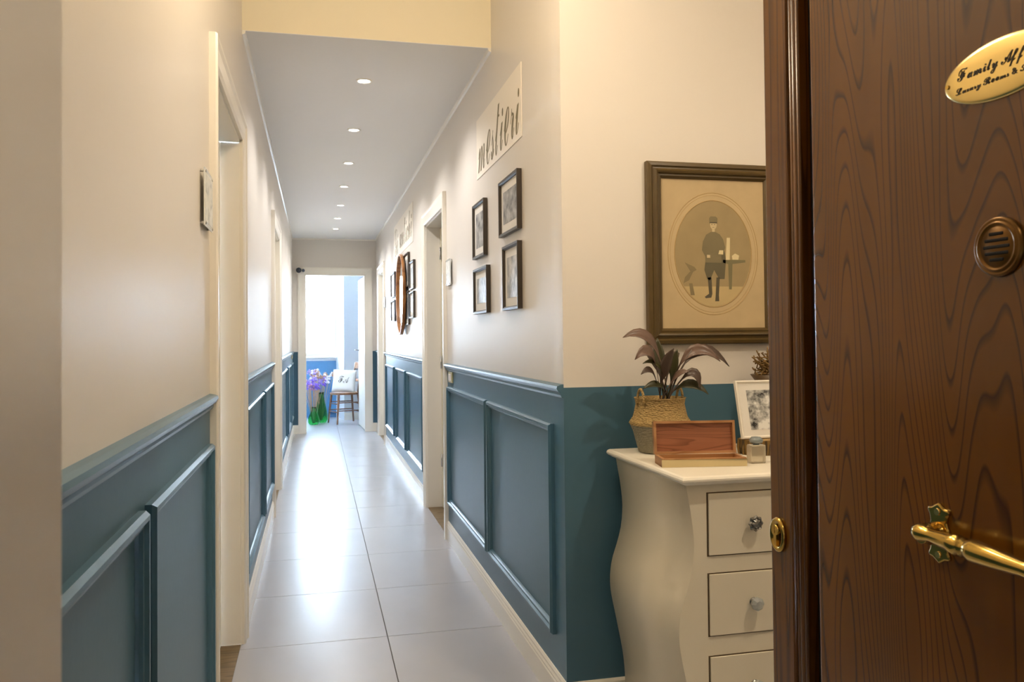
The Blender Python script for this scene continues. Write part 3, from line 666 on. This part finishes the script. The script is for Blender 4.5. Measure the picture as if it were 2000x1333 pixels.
for i, (tip, mid, w_, m_, rl) in enumerate(LV):
    a = i*2.4; bb = b0 + Vector((.014*math.cos(a), .012*math.sin(a), -.01))
    leaf('leaf', bb, bb+Vector(mid), b0+Vector(tip), w_, m_, pt, rl)
# open wooden box
BO = Vector((.920, 2.118, ZT)); ba = math.radians(-10); e1 = Vector((math.cos(ba), math.sin(ba), 0)); e2 = Vector((-math.sin(ba), math.cos(ba), 0)); bw_, bdp, hb, t = .236, .086, .024, .009
bf = lambda u, v, w: tuple(BO + e1*u + e2*v + Vector((0, 0, w)))
ob = thing('wooden_box', bf(bw_/2, bdp/2, 0), 'open hinged walnut box with brass front edge lying on the chest', 'box')
M_lw = grain_mat('box_maple', 'd09a68', 'b57d4a', .4, (3, 8, 8), 6); M_wal = grain_mat('box_walnut', 'b87450', '935a3a', .4, (2, 10, 22), 12, 1.2)
bb_ = MB(bf)
bb_.box(0, bw_, 0, t, .001, hb); bb_.box(0, bw_, bdp-t, bdp, .001, hb); bb_.box(0, t, t, bdp-t, .001, hb); bb_.box(bw_-t, bw_, t, bdp-t, .001, hb); bb_.box(0, bw_, 0, bdp, .0002, .006)
body = bb_.build('tray', M_lw, ob)
MB(bf).box(-.001, bw_+.001, -.0015, 0, .0005, hb-.003).build('brass_edge', mat('box_brass', 'cfc09a', .10, 1), body)
MB(bf).box(t, bw_-t, bdp*.45, bdp*.55, .006, .018).build('divider', M_lw, body)
la = math.radians(97)
lid_f = lambda u, v, w: bf(u, bdp - math.cos(la)*v - math.sin(la)*w + .007, hb + math.sin(la)*v - math.cos(la)*w)
lh = .093
lid = MB(lid_f).frame(0, bw_, 0, lh, [(0, -.012), (0, .006), (.007, .006), (.007, -.012)]).build('lid', M_lw, ob)
MB(lid_f).box(.004, bw_-.004, .004, lh-.004, -.011, -.004).build('lid_panel', M_wal, lid)
# perfume bottle
pxb, pyb = 1.206, 2.120
pb = thing('perfume_bottle', (pxb, pyb, ZT), 'small square glass perfume bottle with crystal stopper beside the box', 'bottle')
MB().box(pxb-.023, pxb+.023, pyb-.014, pyb+.014, ZT, ZT+.052).build('flask', mat('bottle_glass', 'e6ddc8', .05, trans=.7, ior=1.45), pb, bevel=.003)
MB().lathe([(.009, ZT+.052), (.009, ZT+.057), (.018, ZT+.058), (.020, ZT+.066), (.013, ZT+.074), (.001, ZT+.075)], (pxb, pyb, 0), seg=8).build('stopper', mat('stopper_crystal', 'a8b4b8', .04, trans=.5, ior=1.6), pb)
# log slice, photo stand, dried tuft
lx, ly = 1.345, 2.29
lg = thing('log_slice', (lx, ly, ZT), 'rough bark-edged log slice under the white photo frame', 'wood')
mbk = MB(); seg = 36
def lr(k, r): return r*(1+.05*math.sin(k*2.7)+.04*math.sin(k*5.1+1))
mbk.rings([[(lx+lr(k, r)*math.cos(2*PI*k/seg)*1.15, ly+lr(k, r)*math.sin(2*PI*k/seg)*.75, z_) for k in range(seg)] for r, z_ in ((.082, ZT), (.085, ZT+.02), (.083, ZT+.044))], smooth=False)
mbk.build('bark', grain_mat('bark', '8a6a30', '2e2210', .8, (40, 40, 4), 6, 1.0, .6), lg)
mbk = MB(); mbk.rings([[(lx+lr(k, .078)*math.cos(2*PI*k/seg)*1.15, ly+lr(k, .078)*math.sin(2*PI*k/seg)*.75, z_) for k in range(seg)] for z_ in (ZT+.040, ZT+.0455)], smooth=False)
mbk.build('cut_face', grain_mat('cut_wood', 'c8a468', 'a07c48', .6, (10, 10, 10), 8), lg)
ft = thing('photo_stand', (1.33, 2.29, ZT+.046), 'white framed black and white photograph standing on the log slice', 'picture')
tl = math.radians(8); ph_f = lambda u, v, w: (u + v*-.06, 2.285 + v*math.sin(tl) - w*math.cos(tl), ZT+.0465 + v*math.cos(tl) + w*math.sin(tl))
MB(ph_f).frame(1.250, 1.420, 0, .176, [(0, 0), (0, .012), (.004, .013), (.008, .010), (.008, 0)]).build('frame', M_white, ft)
MB(ph_f).box(1.256, 1.414, .006, .170, .002, .008).build('mat_board', M_matb, ft)
MB(ph_f).box(1.284, 1.386, .026, .146, .008, .0086).build('print', photo_mat('print_bw', '202020', 'e8e8e4', 34, 5, (.38, .62)), ft)
MB().add([(1.33, 2.300, ZT+.0465), (1.345, 2.300, ZT+.0465), (1.33, 2.312, ZT+.12), (1.345, 2.312, ZT+.12), (1.33, 2.345, ZT+.0465), (1.345, 2.345, ZT+.0465)], [(0, 1, 3, 2), (2, 3, 5, 4), (0, 4, 5, 1), (0, 2, 4), (1, 5, 3)]).build('easel_back', M_white, ft)
tx, ty = 1.462, 2.44
tf = thing('dried_tuft', (tx, ty, ZT), 'tuft of curly dried twigs in a brown vase behind the photo frame', 'dried plant')
MB().lathe([(.030, ZT), (.045, ZT+.04), (.048, ZT+.10), (.036, ZT+.17), (.080, ZT+.232), (.074, ZT+.232), (.03, ZT+.19)], (tx, ty, 0), seg=24).build('vase', mat('vase_brown', '5c4526', .4), tf)
cl = MB()
for i in range(260):
    a, e = random.uniform(0, 2*PI), random.uniform(.1, 1.5); d = Vector((math.cos(a)*math.cos(e), math.sin(a)*math.cos(e), math.sin(e)))
    p = Vector((tx, ty, ZT+.228)); pth = []
    q = Vector((random.uniform(-1, 1), random.uniform(-1, 1), random.uniform(-1, 1)))
    for s_ in range(9): pth.append(p + d*.0125*s_*(.4+.6*((i*37)%100)/100) + q*.012*math.sin(s_*1.3+i) + Vector((random.uniform(-.003, .003),)*3))
    cl.tube(pth, .0024, seg=4)
tag(cl.build('twigs', mat('twig_brown', '7a5c2c', .7, var=.4, vscale=40), tf), kind='stuff')

# ------------------------------------------------------------------ far room: chair, cushion, vases, flowers
fA, fB = Vector((.165, 12.36, 0)), Vector((.285, 12.02, 0)); bA, bB = Vector((.530, 12.46, 0)), Vector((.628, 12.13, 0))
cc = (fA+fB+bA+bB)/4; SH = .445
chr_ = thing('wooden_chair', (cc.x, cc.y, 0), 'brown bentwood chair with white cushion in the far room', 'chair')
for p, q in ((fA, .88), (fB, .88), (bA, .94), (bB, .94)):
    top = cc + (p-cc)*.80; top.z = SH-.02
    MB().tube([p, p*.5+top*.5, top], lambda t: .012+.006*t, seg=10).build('leg', M_chair, chr_)
st = MB(); n = 32
ax, ay = (bA+bB-fA-fB)/2, (fA-fB); ax.normalize(); ay.normalize()
st.rings([[tuple(cc + ax*(.205*s_*math.copysign(abs(math.cos(t))**.75, math.cos(t))) + ay*(.195*s_*math.copysign(abs(math.sin(t))**.75, math.sin(t))) + Vector((0, 0, z_))) for t in [2*PI*k/n for k in range(n)]] for s_, z_ in ((.94, SH-.03), (1, SH-.022), (1, SH-.006), (.96, SH), (.5, SH-.004))])
st.build('seat', M_chair, chr_)
for z_ in (.17, .285):
    for p, q in ((fA, fB), (fB, bB), (bA, bB), (fA, bA)):
        f_ = 1-.2*z_/SH; P_, Q_ = cc+(p-cc)*f_, cc+(q-cc)*f_; P_.z = Q_.z = z_ + (.02 if (p, q) in ((fB, bB), (fA, bA)) else 0)
        MB().tube([P_, Q_], .008, seg=8).build('stretcher', M_chair, chr_)
bk0 = []
for p in (bA, bB):
    a = cc+(p-cc)*.80; a.z = SH-.01; b_ = a + ax*.06; b_.z = .86; bk0.append((a, b_))
    MB().tube([a, (a+b_)/2+ax*-.005, b_], .012, seg=10).build('back_post', M_chair, chr_)
def backrail(z0, z1, name):
    (a, b_), (c_, d_) = bk0; mbx = MB(); rs = []
    for k in range(9):
        t = k/8; f0_ = (z0-SH)/(.86-SH); f1_ = (z1-SH)/(.86-SH); bow = ax*(.035*math.sin(PI*t))
        lo = (a+(b_-a)*f0_)*(1-t)+(c_+(d_-c_)*f0_)*t + bow; hi = (a+(b_-a)*f1_)*(1-t)+(c_+(d_-c_)*f1_)*t + bow
        rs.append([tuple(lo-ax*.009), tuple(hi-ax*.009), tuple(hi+ax*.009), tuple(lo+ax*.009)])
    mbx.rings(rs, smooth=False); mbx.build(name, M_chair, chr_, bevel=.004)
backrail(.78, .875, 'top_rail'); backrail(.60, .64, 'cross_rail')
# cushion, leaning against the back, turned to the corridor
cs = thing('cushion', (.37, 12.10, SH), 'white square cushion with black monogram leaning on the bentwood chair', 'cushion')
cr = math.radians(-8); lean = math.radians(14); co = Vector((.372, 12.12, SH+.005)); ux = Vector((math.cos(cr)*.985, math.sin(cr), -.06)).normalized(); uz = Vector((.10, math.sin(lean), math.cos(lean))).normalized(); un = ux.cross(uz)
cf = lambda u, v, w: tuple(co + ux*u + uz*v + un*w)
cm = MB(cf); N = 14; S = .335
for sgn in (1, -1):
    g = []
    for i in range(N+1):
        for j_ in range(N+1):
            a, b = i/N*2-1, j_/N*2-1; pin = 1-.06*(1-abs(a))*abs(b)**3 if False else 1
            th = .062*((1-a**4)*(1-b**4))**.55
            uu = a*S/2*(1-.05*(1-b*b)); vv = S/2+b*S/2*(1-.05*(1-a*a)); g.append((uu, vv, sgn*th))
    cm.add(g, [(i*(N+1)+j_, (i+1)*(N+1)+j_, (i+1)*(N+1)+j_+1, i*(N+1)+j_+1) for i in range(N) for j_ in range(N)], 0, True)
cm.build('cover', M_fabric, cs)
text_mesh(script('FA'), 'monogram', cf, -.075, .075, .125, .10, .066, M_ink, cs, depth=.002)
# vases
def glass_vase(name, x, y, prof_, label):
    o = thing(name, (x, y, 0), label, 'vase')
    mbv = MB(); inner = [(max(.001, r-.004), h_+.004) for r, h_ in prof_][::-1]
    nn = 24; rs = []
    for r, h_ in prof_+inner:
        rs.append([(x+r*(1+.035*math.cos(10*2*PI*k/(nn*2) if False else 12*2*PI*k/(nn*2)))*math.cos(2*PI*k/(nn*2)), y+r*(1+.035*math.cos(12*2*PI*k/(nn*2)))*math.sin(2*PI*k/(nn*2)), h_) for k in range(nn*2)])
    mbv.rings(rs); mbv.build('glass_body', M_glassg, o); return o
v1x, v1y, v2x, v2y = -.040, 12.14, .062, 12.44
glass_vase('glass_vase', v1x, v1y, [(.001, .001), (.055, .001), (.078, .03), (.080, .07), (.068, .12), (.045, .17), (.036, .21), (.040, .25)], 'squat green glass vase holding purple dried flowers')
glass_vase('glass_vase', v2x, v2y, [(.001, .001), (.07, .001), (.092, .04), (.094, .10), (.078, .20), (.055, .30), (.042, .38), (.046, .44)], 'taller green glass vase behind, next to the chair leg')
def bunch(x, y, zb, zt, spread, n_, heads, label, ymax):
    o = thing('dried_flowers', (x, y, zb), label, 'dried flowers')
    for i in range(n_):
        a = random.uniform(0, 2*PI); rr = spread*random.uniform(.15, 1); hz = zt*random.uniform(.82, 1.0)
        tipv = Vector((x+rr*math.cos(a), min(ymax, y+rr*math.sin(a)*.8), hz))
        p0 = Vector((x+.014*math.cos(a), y+.014*math.sin(a), zb))
        MB().tube([p0, p0*.55+tipv*.45+Vector((0, 0, .02)), tipv], .0028, seg=5).build('stem', mat('stem_tan', 'a88a68', .8), o)
        m_ = random.choice(heads); hb_ = MB()
        for k_ in range(7):
            c_ = tipv + Vector((random.uniform(-.024, .024), random.uniform(-.02, .02), random.uniform(-.05, .02))); r_ = random.uniform(.010, .019)
            hb_.lathe([(.001, -r_), (r_*.8, -r_*.5), (r_, 0), (r_*.7, r_*.7), (.001, r_)], tuple(c_), seg=7)
        hb_.build('flower_head', m_, o)
F = {k_: mat('petal_'+k_, c_, .8) for k_, c_ in dict(purple='6f4fb8', lilac='9a86cc', white='e6e2e4', pink='b884a0', tan='a07c64').items()}
bunch(v1x, v1y, .02, .66, .16, 26, [F['purple'], F['purple'], F['lilac'], F['pink']], 'purple and pink dried flowers in the squat green vase', 12.9)
bunch(v2x, v2y, .03, .76, .20, 36, [F['white'], F['white'], F['lilac'], F['tan'], F['tan']], 'white and tan dried flowers in the taller green vase', 12.95)
